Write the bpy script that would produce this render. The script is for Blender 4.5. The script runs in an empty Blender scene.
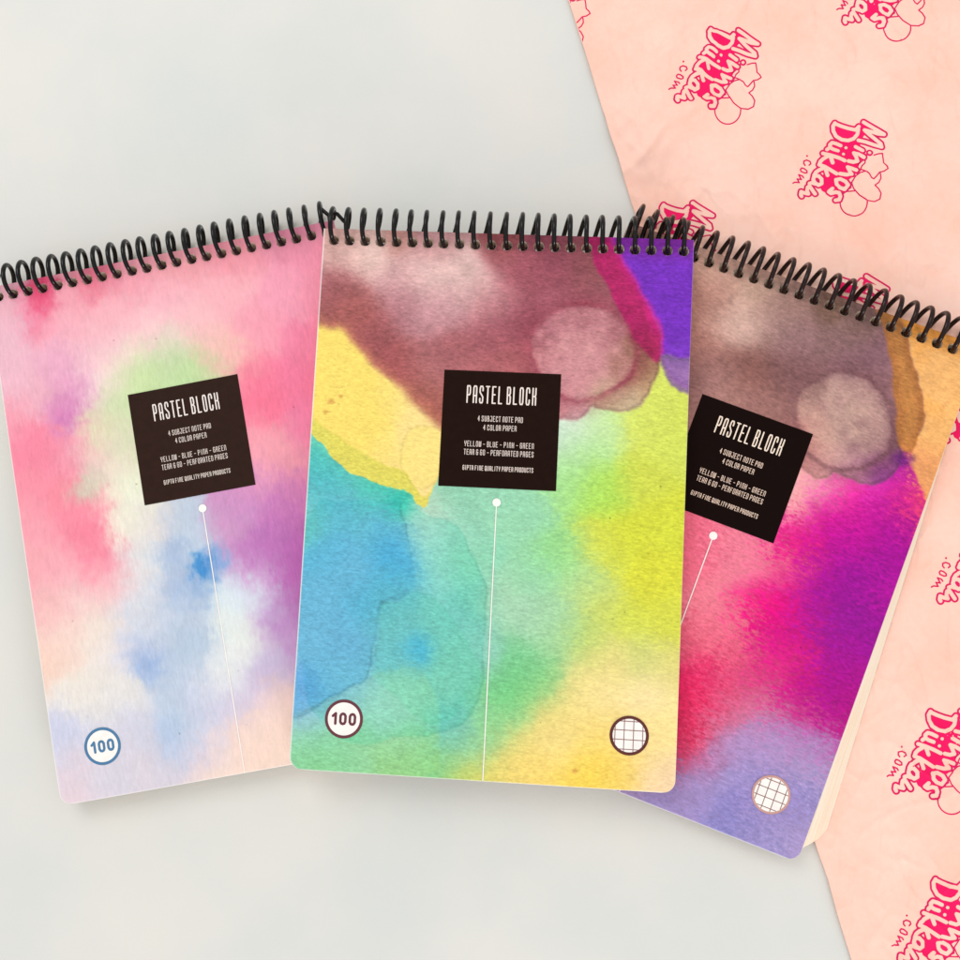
import bpy, json, math
import numpy as np
from mathutils import Matrix, Vector

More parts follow.
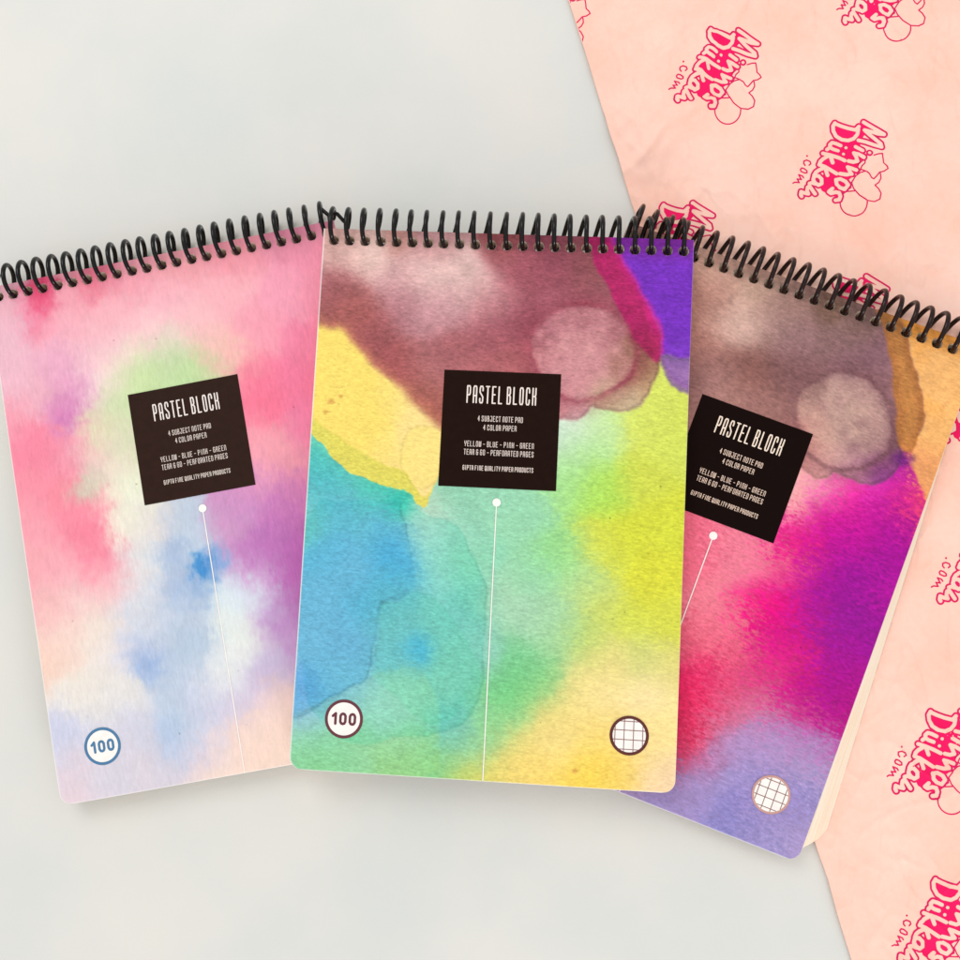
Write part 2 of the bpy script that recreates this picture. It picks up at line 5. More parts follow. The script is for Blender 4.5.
# measured layout, in millimetres: covers in their own plane (origin at the middle of the bound edge), logos and paper edge on the table
DATA = json.loads('''{"L":{"pts":[[-76.58,-13.28,239,179,191,7.0],[-64.45,-3.57,238,174,187,5.0],[-53.13,-8.38,233,80,119,5.0],[-49.6,-4.76,233,80,119,3.0],[-56.68,-18.01,241,139,164,5.0],[-39.32,-7.64,245,161,174,7.0],[-26.93,-4.9,234,120,142,5.0],[-13.54,-6.68,245,161,174,7.0],[7.89,-5.74,242,161,169,7.0],[29.27,-4.8,242,152,165,7.0],[54.54,-5.51,226,138,160,5.0],[62.81,-11.45,243,148,173,7.0],[-69.43,-23.26,239,186,200,7.0],[-45.64,-21.45,247,174,187,7.0],[-24.12,-20.07,247,179,187,7.0],[1.27,-20.75,249,183,192,7.0],[26.56,-21.43,250,179,187,7.0],[51.06,-26.24,247,161,182,7.0],[65.43,-28.2,244,148,173,7.0],[-67.19,-37.36,241,186,200,7.0],[-48.41,-40.12,237,173,196,7.0],[-30.65,-35.04,244,196,201,7.0],[-9.1,-32.82,248,201,201,7.0],[11.88,-33.92,248,192,192,7.0],[36.24,-39.5,248,161,178,7.0],[55.86,-47.55,244,134,164,7.0],[-43.94,-52.85,222,152,188,7.0],[-49.3,-63.23,214.0,128.0,182.0,3.6],[-51.16,-58.66,218.0,138.0,184.0,5.0],[-58.81,-52.98,238,174,191,7.0],[-35.21,-51.14,246,213,213,7.0],[-23.54,-44.06,238,224,201,7.0],[-4.81,-37.91,226,216,195,7.0],[-4.88,-46.38,200,217,168,6.0],[11.41,-49.94,199,214,161,7.0],[-17.1,-51.65,206,223,168,6.0],[-28.97,-57.4,209,221,175,6.0],[-35.64,-67.92,227,218,183,7.0],[-28.07,-73.55,224,219,189,7.0],[-10.46,-68.5,195,221,161,7.0],[20.63,-44.95,243,192,179,7.0],[29.34,-55.93,247,141,160,7.0],[32.33,-68.27,248,121,149,7.0],[45.82,-62.46,247,127,160,7.0],[50.36,-80.06,246,133,169,7.0],[26.82,-83.93,247,161,174,7.0],[35.91,-91.88,244,161,174,7.0],[49.64,-96.54,235,143,173,7.0],[-73.54,-60.74,247,161,178,7.0],[-67.7,-70.27,248,136,160,7.0],[-57.52,-73.02,246,141,164,7.0],[-45.2,-75.35,243,174,183,7.0],[-37.29,-84.36,236,214,198,7.0],[-43.12,-89.52,202,204,176,5.0],[-27.41,-96.61,237,236,210,7.0],[-31.0,-106.3,240,232,213,7.0],[-67.42,-82.89,248,148,165,7.0],[-55.7,-89.25,248,143,160,7.0],[-43.4,-96.95,248,152,167,7.0],[-51.37,-102.52,248,141,160,7.0],[-47.28,-111.55,248,136,158,5.0],[-65.69,-99.87,249,161,174,7.0],[-41.58,-120.83,250,154,171,7.0],[-60.6,-122.28,249,174,183,7.0],[-70.09,-115.6,247,170,178,7.0],[-37.52,-129.78,243,196,198,7.0],[-66.91,-136.7,246,187,187,7.0],[-54.13,-134.93,245,205,201,7.0],[-64.61,-149.33,247,214,201,7.0],[-71.98,-156.94,246,209,192,7.0],[-47.83,-148.29,240,223,211,7.0],[-63.5,-169.76,239,230,219,7.0],[-50.82,-167.98,237,228,220,7.0],[23.84,-102.04,225,152,190,7.0],[20.64,-108.87,207,141,194,7.0],[32.23,-113.91,202,123,185,7.0],[13.49,-114.54,207,152,194,7.0],[23.9,-126.72,193,120,185,7.0],[32.91,-134.5,193,109,183,7.0],[33.06,-150.76,193,123,189,7.0],[18.27,-135.89,208,161,205,7.0],[27.65,-165.92,202,159,208,7.0],[25.38,-157.45,192,141,198,7.0],[43.59,-107.79,214,132,181,7.0],[44.9,-124.46,197,116,185,7.0],[-20.85,-108.18,228,219,216,7.0],[-10.4,-108.05,194,204,218,5.0],[-14.63,-121.67,171,189,217,5.0],[-12.48,-134.35,180,194,218,5.0],[-5.93,-119.17,194,207,224,7.0],[-2.15,-129.29,63,140,204,3.0],[-1.52,-133.08,72,144,207,3.0],[3.14,-129.85,134,168,216,4.0],[-7.08,-139.41,159,184,217,5.0],[-27.39,-123.44,228,224,224,7.0],[-27.84,-139.71,219,219,226,7.0],[10.97,-142.69,216,225,235,7.0],[19.11,-148.23,219,219,233,7.0],[5.04,-153.78,228,233,231,7.0],[11.61,-163.84,231,231,228,7.0],[-12.36,-146.58,194,205,223,7.0],[-27.67,-151.93,205,210,224,7.0],[-14.23,-158.39,185,201,220,7.0],[-29.87,-166.08,160,183,221,4.0],[-30.9,-159.44,180,194,222,5.0],[-20.72,-173.34,193,205,223,7.0],[-36.94,-158.36,219,217,228,7.0],[-19.19,-189.61,196,208,225,7.0],[-24.4,-196.66,182,200,227,7.0],[-7.99,-183.61,210,210,228,7.0],[-1.96,-176.68,228,228,231,7.0],[17.63,-176.96,204,187,218,7.0],[3.81,-186.49,217,205,223,7.0],[19.66,-189.3,241,211,207,7.0],[19.18,-204.29,249,220,206,7.0],[5.36,-201.87,248,217,202,7.0],[-8.39,-211.33,245,219,206,7.0],[7.92,-211.01,249,219,202,7.0],[-15.2,-203.03,224,210,219,7.0],[-35.57,-202.64,219,210,219,7.0],[-69.28,-180.79,210,210,228,7.0],[-73.14,-192.91,210,210,228,7.0],[-68.73,-204.81,228,211,219,7.0],[-55.92,-207.03,219,212,222,7.0],[-43.97,-177.24,231,226,222,7.0],[-41.76,-189.63,216,213,225,7.0],[-67.71,-211.72,234,212,219,7.0],[-36.78,-210.35,219,210,219,7.0]]},"M":{"pts":[[-70.43,-91.98,95,199,181,7.0],[-61.27,-97.53,104,199,179,7.0],[-44.85,-105.48,90,200,177,7.0],[-35.93,-109.01,58,196,172,4.0],[-72.46,-109.95,120,199,192,7.0],[-60.28,-113.32,120,192,205,7.0],[-44.15,-117.27,128,193,207,7.0],[-37.83,-124.01,104,181,213,7.0],[-34.4,-135.55,104,181,212,7.0],[-63.0,-133.1,123,189,216,7.0],[-54.8,-137.38,137,191,217,7.0],[-65.95,-148.87,137,189,216,7.0],[-68.88,-164.55,142,191,218,7.0],[-53.17,-163.68,137,187,215,7.0],[-45.48,-147.79,114,186,210,7.0],[-39.88,-156.0,132,195,200,7.0],[-35.52,-143.38,123,190,199,7.0],[-33.4,-166.44,126,191,204,7.0],[-27.56,-166.11,98,185,217,3.5],[-52.21,-179.01,137,191,213,7.0],[-70.51,-187.73,118,177,216,7.0],[-68.78,-196.04,142,197,209,7.0],[-28.55,-113.76,179,215,192,7.0],[-24.08,-123.33,172,215,201,7.0],[-19.49,-135.56,156,213,199,7.0],[-15.47,-122.91,155,213,187,7.0],[-8.04,-130.32,146,213,180,7.0],[-4.13,-145.6,132,204,182,7.0],[-18.48,-154.08,139,202,193,7.0],[-10.11,-165.14,144,205,187,7.0],[-2.96,-168.56,146,205,184,7.0],[-16.82,-184.6,146,205,184,7.0],[-32.3,-185.5,154,208,191,7.0],[-12.46,-193.83,123,198,185,7.0],[-39.79,-190.51,159,212,199,7.0],[-58.53,-203.04,129,205,172,7.0],[-50.56,-205.6,138,205,163,7.0],[-70.03,-206.78,133,205,168,7.0],[-61.84,-212.35,130,204,154,7.0],[-31.42,-200.64,138,205,163,7.0],[-30.94,-208.93,141,204,143,7.0],[-15.55,-207.98,136,204,141,7.0],[-0.64,-198.78,153,210,148,7.0],[-7.6,-198.07,131,199,170,7.0],[2.48,-106.4,155,215,179,7.0],[10.64,-113.83,155,215,174,7.0],[-13.17,-107.14,146,205,174,7.0],[4.39,-145.15,170,215,179,7.0],[15.61,-136.85,155,215,169,7.0],[16.33,-152.2,166,211,174,7.0],[13.21,-167.66,126,204,143,7.0],[9.92,-179.25,122,204,133,7.0],[21.26,-175.56,139,204,132,7.0],[6.68,-191.55,145,209,141,7.0],[28.2,-159.2,169,214,153,7.0],[24.02,-151.78,170,215,164,7.0],[29.35,-97.31,171,224,144,7.0],[24.77,-81.8,202,229,199,7.0],[40.0,-73.25,202,232,165,7.0],[32.72,-85.39,188,229,161,7.0],[29.02,-71.75,217,228,208,7.0],[55.51,-72.59,216,226,103,7.0],[67.37,-79.93,213,223,95,7.0],[56.39,-96.06,210.0,218.0,82.0,7.0],[41.12,-100.67,179,223,96,7.0],[49.6,-119.68,214.0,218.0,66.0,7.0],[64.64,-111.21,214.0,218.0,66.0,7.0],[42.07,-123.92,212,220,90,7.0],[61.66,-134.47,220.0,218.0,64.0,7.0],[70.56,-149.27,218,219,79,7.0],[42.86,-143.11,206,218,115,7.0],[54.61,-150.13,215,220,86,7.0],[34.87,-135.85,182,220,146,7.0],[39.67,-158.57,196,214,117,7.0],[58.91,-163.19,213,215,125,7.0],[71.25,-168.92,228,215,129,7.0],[26.84,-128.55,158,219,142,7.0],[48.39,-166.44,238,220,138,7.0],[36.69,-178.46,243,222,140,7.0],[63.22,-176.92,253.0,228.0,166.0,7.0],[25.59,-186.66,232,215,129,7.0],[44.75,-189.28,247,216,125,7.0],[60.14,-195.85,252.0,222.0,146.0,7.0],[29.9,-197.68,248,221,137,7.0],[14.86,-202.35,237,215,125,7.0],[7.6,-210.3,231,210,114,7.0],[-3.76,-212.88,207,210,106,7.0],[37.96,-208.41,250,213,89,7.0],[53.04,-207.47,250,213,107,7.0],[67.39,-187.93,252.0,226.0,152.0,7.0],[68.19,-210.23,252.0,216.0,168.0,7.0],[22.9,-211.21,250,216,116,7.0],[45.2,-181.73,250,226,157,7.0],[-75.93,-118.02,127,200,191,7.0],[-58.28,-81.46,127,204,163,7.0],[-37.91,-88.53,145,204,163,7.0],[-67.0,-101.76,90,190,199,7.0]],"wash":[[-69.16,-4.67,213,163,154,7.0],[-64.78,-9.48,224,179,171,7.0],[-53.74,-10.76,231,192,182,6.0],[-30.67,-4.24,207,152,152,7.0],[-29.92,-17.73,227,185,180,7.0],[-13.8,-19.22,222,179,175,7.0],[-43.99,-18.22,213,163,163,7.0],[-65.83,-25.12,163,93,97,7.0],[-41.27,-30.37,185,126,132,7.0],[-61.23,-33.95,165,91,87,7.0],[-52.68,-41.76,161,85,87,7.0],[-25.09,-32.62,202,147,152,7.0],[-5.42,-27.04,197,133,138,7.0],[5.91,-14.47,166,87,99,7.0],[21.59,-9.87,151,76,91,7.0],[33.48,-10.28,142,77,83,7.0],[-0.81,-39.8,163,89,99,7.0],[11.02,-38.55,151,76,89,7.0],[-20.24,-48.6,174,100,105,7.0],[-39.71,-57.42,166,87,87,7.0],[-31.06,-69.11,171,95,85,7.0],[-27.75,-56.95,173,105,105,7.0],[7.68,-51.53,173,95,99,7.0],[23.58,-54.89,190,121,130,7.0],[38.05,-25.48,153,85,95,7.0],[22.66,-34.1,163,90,103,7.0],[-2.61,-3.33,151,77,81,4.0],[-42.86,-2.99,205,146,137,4.0],[37.14,-3.26,132,62,77,4.0],[17.35,-3.91,139,66,81,4.0],[32.14,-71.61,213,167,167,4.0],[26.11,-67.91,200,133,137,5.0],[41.7,-67.25,197,167,135,5.0],[51.34,-64.87,200,172,140,5.0],[58.87,-58.63,189,150,115,5.0],[54.77,-52.85,153,105,85,5.0],[-7.55,-63.34,174,100,103,7.0],[-2.35,-8.63,168,93,100,4.0]],"brown":[[-81.79,-29.79],[-73.42,-39.7],[-68.84,-41.56],[-64.05,-40.57],[-58.36,-47.66],[-51.5,-54.67],[-42.67,-61.57],[-35.1,-68.07],[-30.88,-72.3],[-24.23,-77.6],[-18.36,-83.7],[1.31,-82.84],[20.61,-76.06],[24.39,-73.13],[30.66,-73.65],[34.83,-70.71],[36.63,-67.07],[39.84,-69.31],[44.52,-69.51],[49.97,-69.67],[55.3,-67.08],[59.03,-62.97],[59.65,-58.6],[61.48,-55.75],[62.42,-49.36],[64.52,-42.92],[77.49,-36.05],[83.61,16.5],[20.51,14.61],[-84.53,11.45]],"yellow":[[-85.25,-38.91],[-73.35,-37.65],[-63.25,-37.28],[-55.75,-44.31],[-49.28,-51.35],[-40.86,-58.28],[-33.29,-64.8],[-28.28,-68.99],[-22.07,-73.52],[-17.88,-77.72],[-19.61,-89.7],[-21.57,-97.3],[-24.73,-104.54],[-27.1,-111.5],[-29.97,-109.51],[-34.59,-104.88],[-41.58,-103.75],[-51.54,-100.06],[-60.35,-96.3],[-66.49,-90.88],[-72.55,-84.08],[-78.43,-80.33]],"yinner":[[-85.25,-38.91],[-73.35,-37.65],[-63.25,-37.28],[-55.75,-44.31],[-49.28,-51.35],[-40.86,-58.28],[-33.29,-64.8],[-22.07,-73.52],[-17.88,-77.72],[-19.61,-89.7],[-21.57,-97.3],[-24.77,-103.75],[-27.31,-107.81],[-32.39,-101.74],[-36.66,-96.41],[-43.53,-94.34],[-56.61,-88.97],[-70.03,-79.57],[-78.83,-74.32]],"ycirc":[[-34.79,-80.44],[-30.57,-77.87],[-24.19,-78.39],[-18.36,-83.7],[-20.74,-98.05],[-27.53,-103.88],[-33.97,-101.82],[-37.56,-94.47],[-37.23,-86.52]],"band":[[24.3,18.83],[34.17,-7.82],[40.96,-19.73],[46.91,-31.19],[51.13,-39.04],[54.44,-44.1],[58.48,-47.93],[62.42,-49.36],[63.35,-42.96],[60.68,-33.49],[54.01,-22.09],[47.74,-12.23],[41.79,-1.07],[36.22,19.18]],"purple":[[36.22,19.18],[41.79,-1.07],[47.74,-12.23],[54.01,-22.09],[60.68,-33.49],[63.35,-42.96],[62.36,-47.78],[67.32,-56.31],[74.43,-60.76],[86.08,-63.43],[83.48,20.57]],"vlow":[[63.44,-45.35],[69.31,-46.71],[85.57,-46.87],[86.2,-67.35],[74.5,-62.73],[68.2,-59.43],[64.14,-54.06],[62.42,-49.36]],"blob":[[11.13,-40.96],[15.2,-35.06],[21.85,-29.09],[31.4,-26.53],[41.31,-28.38],[47.02,-33.87],[51.58,-40.62],[53.8,-47.71],[50.57,-55.0],[44.06,-60.82],[35.78,-65.36],[29.05,-66.2],[21.98,-63.12],[16.24,-57.58],[12.31,-49.34]],"bluA":[[-42.6,-163.1],[-42.85,-152.3],[-40.73,-148.31],[-36.4,-148.47],[-31.47,-145.5],[-28.48,-143.01],[-18.9,-146.38],[-6.44,-161.11],[0.13,-176.01],[-16.1,-197.83],[-32.3,-185.5],[-38.34,-182.04],[-43.63,-178.52]],"bluB":[[-78.57,-196.63],[-70.99,-192.36],[-62.58,-188.8],[-53.93,-182.94],[-45.97,-178.65],[-40.7,-175.29],[-25.3,-171.73],[-16.82,-184.6],[-14.98,-218.46],[-76.81,-222.37]],"bluC":[[-15.89,-115.11],[-8.34,-124.5],[-2.3,-135.84],[0.32,-149.22],[-0.84,-164.62],[-0.07,-179.83],[-4.83,-192.24],[-16.08,-198.2],[-33.46,-198.87],[-39.05,-203.0],[-54.64,-202.81],[-71.29,-187.78],[-80.45,-110.33],[-34.79,-108.16],[-29.4,-112.63]],"bluD":[[-82.05,-86.5],[-65.64,-91.76],[-36.99,-104.33],[-34.34,-116.01],[-29.53,-131.41],[-28.48,-143.01],[-34.51,-147.21],[-40.73,-148.31],[-43.06,-155.4],[-43.63,-178.52],[-55.83,-183.82],[-67.0,-193.27],[-78.57,-196.63]],"smudge":[[36.06,-208.15,1.5],[-66.19,-70.57,2.2],[-63.13,-68.03,1.6],[-68.34,-74.68,1.8]]},"R":{"pts":[[26.76,-78.45,247,167,170,7.0],[37.66,-74.34,239,114,170,7.0],[46.23,-75.32,234,37,152,5.0],[56.03,-68.25,225,51,171,7.0],[60.4,-57.34,186,31,152,5.0],[66.09,-67.82,215,25,147,7.0],[72.77,-69.49,225,65,113,7.0],[57.35,-83.72,199,15,148,7.0],[69.43,-83.32,172,12,149,7.0],[51.44,-90.15,205,15,152,7.0],[38.7,-86.58,219,27,144,5.0],[36.25,-95.92,224,22,132,7.0],[32.62,-106.53,235,75,133,7.0],[44.51,-105.34,188,17,146,7.0],[60.21,-103.52,159,15,147,7.0],[61.77,-119.56,154,19,147,7.0],[49.71,-120.04,170,19,144,7.0],[72.25,-103.08,178,15,152,7.0],[71.48,-124.11,159,15,147,7.0],[63.32,-135.53,169,15,144,7.0],[71.48,-141.44,175,15,138,7.0],[73.51,-152.99,186,17,128,7.0],[65.12,-152.14,170,15,138,7.0],[52.87,-151.96,204,22,130,7.0],[60.55,-162.14,196,46,134,7.0],[73.13,-163.38,186,36,132,7.0],[39.21,-136.54,221,15,127,7.0],[30.37,-123.28,235,17,128,7.0],[24.94,-125.36,235,22,123,7.0],[20.86,-127.76,239,75,131,4.0],[25.37,-109.29,239,104,145,7.0],[10.56,-114.09,242,126,149,7.0],[-0.38,-118.26,240,106,135,7.0],[4.97,-133.01,245,129,149,7.0],[15.17,-138.3,240,114,139,7.0],[6.67,-149.08,235,99,128,7.0],[26.1,-145.76,235,96,129,7.0],[37.49,-154.62,215,65,125,7.0],[23.54,-159.2,229,75,119,7.0],[15.59,-162.28,234,41,104,7.0],[14.88,-171.67,240.0,40.0,100.0,7.0],[22.82,-168.58,230.0,70.0,115.0,7.0],[20.15,-186.14,219,42,92,7.0],[30.61,-169.69,215,96,135,7.0],[41.38,-165.49,216,116,152,7.0],[49.19,-164.51,200,77,142,7.0],[22.77,-193.34,206,85,125,7.0],[28.06,-183.05,216,106,139,7.0],[38.1,-179.12,191,133,182,7.0],[48.84,-174.93,187,143,192,7.0],[59.54,-170.74,191,125,177,7.0],[68.64,-171.28,191,124,177,7.0],[26.42,-203.4,152,133,187,7.0],[34.83,-192.72,162,148,201,7.0],[45.56,-188.51,152,138,196,7.0],[45.85,-200.66,121,119,192,5.0],[41.04,-209.9,110,123,196,5.0],[51.98,-206.39,126,129,192,5.0],[31.31,-205.57,162,141,193,7.0],[56.28,-195.73,152,139,195,7.0],[62.37,-201.47,157,143,192,7.0],[66.93,-191.54,131,126,191,5.0],[68.9,-183.43,168,153,197,7.0],[69.41,-207.61,168,153,197,7.0],[12.85,-211.2,168,148,197,7.0],[58.08,-212.1,143,143,200,7.0],[69.94,-49.54,236,145,97,7.0],[67.61,-25.04,250,177,100,7.0],[59.3,-6.84,250,187,119,7.0],[69.16,-11.72,250,181,109,7.0],[67.87,-37.65,247,167,95,7.0],[-11.36,-122.44,239,114,133,7.0],[-0.6,-151.89,235,94,123,7.0],[6.42,-182.41,219,56,99,7.0],[7.14,-206.88,172,143,191,7.0],[46.67,-94.06,172,15,147,7.0],[45.22,-84.12,198,17,148,7.0],[27.75,-92.84,233,46,140,5.0],[29.73,-98.4,225,27,129,5.0],[29.4,-85.89,245,143,162,5.0],[41.21,-119.13,199,19,142,7.0],[42.81,-135.16,211,22,132,7.0],[51.22,-106.96,159,13,147,7.0],[61.46,-77.96,186,19,149,7.0],[51.8,-79.53,205,22,150,5.0],[63.02,-94.11,172,15,149,7.0],[69.94,-78.94,186,19,144,7.0],[56.72,-162.81,205,65,137,5.0],[40.02,-144.53,224,46,128,7.0],[19.17,-115.01,241,119,148,7.0],[14.55,-125.16,243,124,148,7.0]],"wash":[[-32.63,-6.06,200,156,138,7.0],[-14.94,-8.3,196,158,139,7.0],[-18.25,-22.51,210,172,157,7.0],[-32.19,-18.96,181,133,119,7.0],[-3.41,-17.06,170,133,124,7.0],[-28.99,-39.44,170,119,109,7.0],[-7.7,-40.18,138,93,85,7.0],[7.06,-34.72,130,90,89,7.0],[6.69,-21.96,149,111,111,7.0],[20.08,-12.73,138,104,100,7.0],[30.09,-17.62,138,98,105,7.0],[41.1,-34.9,149,105,111,7.0],[-15.79,-52.64,170,123,114,7.0],[-24.85,-50.84,147,104,100,7.0],[49.26,-48.85,128,83,96,7.0],[31.39,-68.25,217,152,147,5.0],[42.95,-66.01,184,123,142,5.0],[53.17,-60.06,147,72,133,5.0],[21.45,-63.5,199,128,123,7.0],[-2.43,-8.05,156,119,109,7.0],[13.71,-6.45,128,95,81,4.0],[-18.38,1.31,170,128,114,4.0],[-43.41,-23.07,170,119,109,7.0],[26.76,-8.12,128,95,90,4.0],[5.09,-52.57,156,109,102,7.0]],"brown":[[-70.51,-110.84],[3.51,-82.98],[15.74,-70.74],[24.44,-69.59],[30.76,-72.29],[35.59,-69.63],[36.62,-66.71],[42.19,-67.36],[49.47,-68.2],[55.59,-64.63],[59.48,-59.38],[59.93,-52.46],[56.77,-46.88],[60.13,-44.78],[69.68,-36.98],[74.6,20.17],[32.79,22.12],[-122.58,27.8]],"band":[[25.02,6.32],[33.7,-4.28],[40.34,-13.84],[44.57,-21.25],[50.39,-34.42],[55.68,-47.29],[59.15,-50.21],[62.02,-47.87],[63.82,-41.28],[61.66,-31.5],[54.56,-19.26],[45.83,-7.11],[35.54,5.86]],"purple":[[35.54,5.86],[45.83,-7.11],[54.56,-19.26],[61.66,-31.5],[63.82,-41.28],[62.02,-47.87],[61.84,-50.9],[65.46,-55.44],[70.56,-61.94],[76.61,-68.88],[96.79,-68.76],[93.6,-23.82],[78.23,21.5],[32.79,22.12]],"blob":[[13.28,-48.12],[14.76,-40.0],[19.71,-32.86],[26.66,-27.89],[36.73,-27.14],[43.75,-30.72],[50.24,-38.72],[54.12,-47.87],[52.07,-54.56],[45.9,-61.53],[38.34,-65.04],[31.2,-65.36],[24.62,-63.46],[17.88,-56.97]],"lav":[[9.78,-214.05],[19.25,-206.22],[23.16,-194.42],[26.33,-186.19],[32.7,-175.47],[44.08,-167.33],[56.98,-163.53],[73.51,-164.46],[90.19,-166.1],[114.52,-213.03],[22.86,-249.63]]},"dspot":[60.06,-52.83],"logo":{"letters":[[[20.11,-15.83],[18.1,-14.86],[16.71,-14.5],[15.8,-15.36],[15.77,-16.55],[17.03,-17.37],[18.92,-18.06]],[[15.77,-16.55],[14.61,-17.33]],[[12.93,-18.89],[15.7,-19.74],[18.72,-20.98],[21.48,-22.35]],[[16.06,-20.8],[16.78,-22.94]],[[14.68,-20.25],[12.88,-21.28],[11.84,-22.32],[11.43,-23.51]],[[11.3,-23.64],[13.57,-24.47],[16.07,-26.1],[18.32,-27.59]],[[13.92,-25.8],[14.63,-28.2]],[[13.05,-25.13],[11.25,-25.89],[9.96,-26.8],[9.18,-28.11]],[[9.17,-28.38],[10.95,-28.4],[12.19,-29.74],[12.2,-31.6],[10.86,-32.32],[9.49,-31.29],[8.76,-29.96],[9.17,-28.38]],[[9.61,-31.77],[8.22,-31.27],[7.2,-31.57]],[[9.31,-36.04],[8.16,-34.18],[7.18,-32.63],[6.4,-33.23],[6.12,-34.68],[6.6,-36.0],[5.08,-35.66],[3.7,-35.04],[3.47,-36.35],[3.81,-37.02]],[[18.01,-30.1],[19.79,-29.81],[21.79,-30.95],[22.71,-32.55],[21.33,-34.24],[19.45,-33.55],[18.27,-32.22],[18.01,-30.1]],[[16.41,-33.9],[14.86,-35.2],[15.86,-35.87],[17.64,-35.37],[19.15,-35.66],[19.62,-37.12],[19.09,-38.56],[17.61,-38.75]],[[17.98,-6.48],[20.5,-7.59],[23.27,-8.57],[26.3,-9.29],[27.34,-8.3],[27.73,-7.86]],[[27.45,-9.05],[27.02,-11.17],[25.45,-13.0],[23.15,-13.76],[20.62,-13.31],[18.37,-11.81],[17.27,-9.66],[17.2,-7.53],[17.99,-6.21]],[[29.68,-6.03],[32.43,-7.81],[35.42,-9.72],[37.86,-11.36],[35.39,-11.05],[32.37,-9.99],[29.98,-9.36],[31.83,-11.25],[34.31,-13.42],[36.42,-15.31],[36.71,-16.7],[33.75,-15.8],[30.24,-14.41],[27.34,-13.7]],[[26.13,-16.46],[28.88,-18.1]],[[29.31,-21.02],[27.07,-19.66],[25.31,-19.1],[26.03,-20.7],[26.75,-22.57],[24.96,-22.94],[23.07,-22.51]],[[26.28,-26.26],[24.52,-25.57],[22.64,-25.02],[23.36,-26.61],[24.34,-27.95],[22.31,-28.18],[19.66,-27.61]]],"dots":[[[22.24,-16.79]],[[21.09,-19.56]],[[31.64,-19.21]]],"fill":[[[27.85,-7.86],[29.75,-6.18],[32.44,-10.38],[29.62,-11.79],[27.69,-14.67],[29.44,-19.08],[27.46,-23.9],[26.47,-26.79],[24.56,-29.18],[22.67,-30.6],[21.19,-34.45],[18.8,-37.31],[15.56,-37.02],[12.13,-34.8],[11.03,-31.88],[12.98,-27.54],[11.45,-23.15],[13.63,-19.3],[15.54,-16.9],[19.34,-13.55],[17.61,-7.67]]],"thin":[[[33.35,-20.21],[35.22,-19.66],[36.84,-19.59],[37.16,-21.63],[37.29,-23.57],[38.46,-24.8],[38.99,-25.87],[37.35,-26.96],[35.62,-27.32],[34.38,-28.85],[33.24,-30.04],[32.33,-29.4],[31.54,-27.84],[29.72,-26.6],[27.97,-25.84],[28.61,-24.4],[29.8,-23.35],[29.92,-22.0]],[[35.93,-27.9],[36.11,-29.84],[35.24,-31.52],[33.64,-32.7],[35.08,-34.17],[36.05,-36.12],[35.52,-38.52],[33.32,-39.59],[30.33,-39.17],[27.16,-36.71],[25.0,-34.02],[24.04,-31.59],[25.96,-28.72],[27.85,-27.29],[29.71,-26.84]],[[30.25,-39.64],[30.24,-40.51],[30.1,-41.37],[29.83,-42.2],[29.45,-42.97],[28.95,-43.68],[28.36,-44.3],[27.68,-44.82],[26.94,-45.23],[26.14,-45.51],[25.32,-45.66],[24.48,-45.68],[23.66,-45.56],[22.86,-45.31],[22.11,-44.94],[21.42,-44.45],[20.82,-43.86],[20.31,-43.17],[19.91,-42.41],[19.63,-41.59],[19.47,-40.74],[19.44,-39.86],[19.54,-39.0]],[[19.55,-39.25],[20.21,-36.61],[21.87,-35.18],[25.34,-34.99]],[[27.0,-23.89],[28.66,-22.46]],[[26.44,-27.76],[27.87,-26.33]],[[22.58,-34.47],[23.99,-33.52]]],"com":[[[5.58,-23.87],[5.01,-23.14],[5.1,-22.08],[6.26,-21.7],[7.64,-22.26],[7.93,-23.19],[7.23,-23.79]],[[3.63,-25.64],[4.15,-24.98],[5.17,-25.27],[6.29,-26.21],[6.28,-27.01],[5.38,-27.12],[3.87,-26.44],[3.63,-25.64]],[[4.83,-29.15],[4.47,-28.43],[2.83,-27.8],[3.32,-28.81],[3.93,-29.88],[2.15,-29.64],[2.65,-30.52],[3.01,-31.19],[1.24,-31.03],[0.41,-31.47]]],"comdot":[[[6.42,-19.98]]]},"logo_at":[[128.31,154.05],[77.72,194.08],[147.73,227.9],[6.85,223.24],[57.9,120.62],[127.88,89.29],[178.67,51.97],[179.6,-11.26],[160.2,-85.34],[160.26,-149.76]],"edge":[[24.74,244.16],[36.56,203.86],[45.7,172.99],[54.72,141.66],[64.02,110.31],[81.82,45.14],[102.91,-32.32],[123.23,-111.11],[131.93,-142.24],[136.61,-156.3],[141.25,-174.06],[145.16,-187.18],[155.27,-224.26]],"far":[[198.77,199.81],[186.62,-186.22],[-210.51,210.04],[-193.97,-195.06]],"tailL":[[-65.42,110.79,12.5],[-61.65,107.59,12.5],[-61.49,104.54,11.0]],"tailM":[[-58.28,107.93,15.0],[-54.51,103.85,14.0]],"crease":[[[66.28,133.74],[91.52,172.02],[116.97,210.59]],[[72.58,144.35],[87.18,154.84],[107.89,160.89]],[[58.08,146.76],[87.51,182.95],[104.45,206.54]],[[49.91,177.26],[70.91,189.87],[91.96,206.86]],[[115.94,150.0],[128.89,184.18],[133.52,210.16]],[[134.59,-126.43],[165.29,-133.62],[192.48,-121.69]],[[142.87,-103.07],[158.89,-83.4],[190.24,-71.37]],[[169.36,16.14],[180.48,-8.05],[191.98,-16.04]]],"cam":{"loc":[20.8581,-31.2614,411.9582],"R":[[0.998728,0.0,0.0504222],[0.0038153,0.9971331,-0.0755712],[-0.0502777,0.0756674,0.9958647]]},"pose":{"L":[-133.0048,93.12535,0.18542,-0.00363,0.00541],"M":[11.30221,97.12224,-0.04668,-0.00921,-0.00642],"R":[129.52695,78.19683,-0.35998,0.00383,0.00306]},"des":{"H":214.23,"lx":1.03,"ly":-78.86,"ls":46.12,"c100":[-53.65,-193.95],"cg":[55.96,-193.68],"dot":[1.2,-107.45]}}''')
S = 0.01                      # one Blender unit = 10 cm
scene = bpy.context.scene
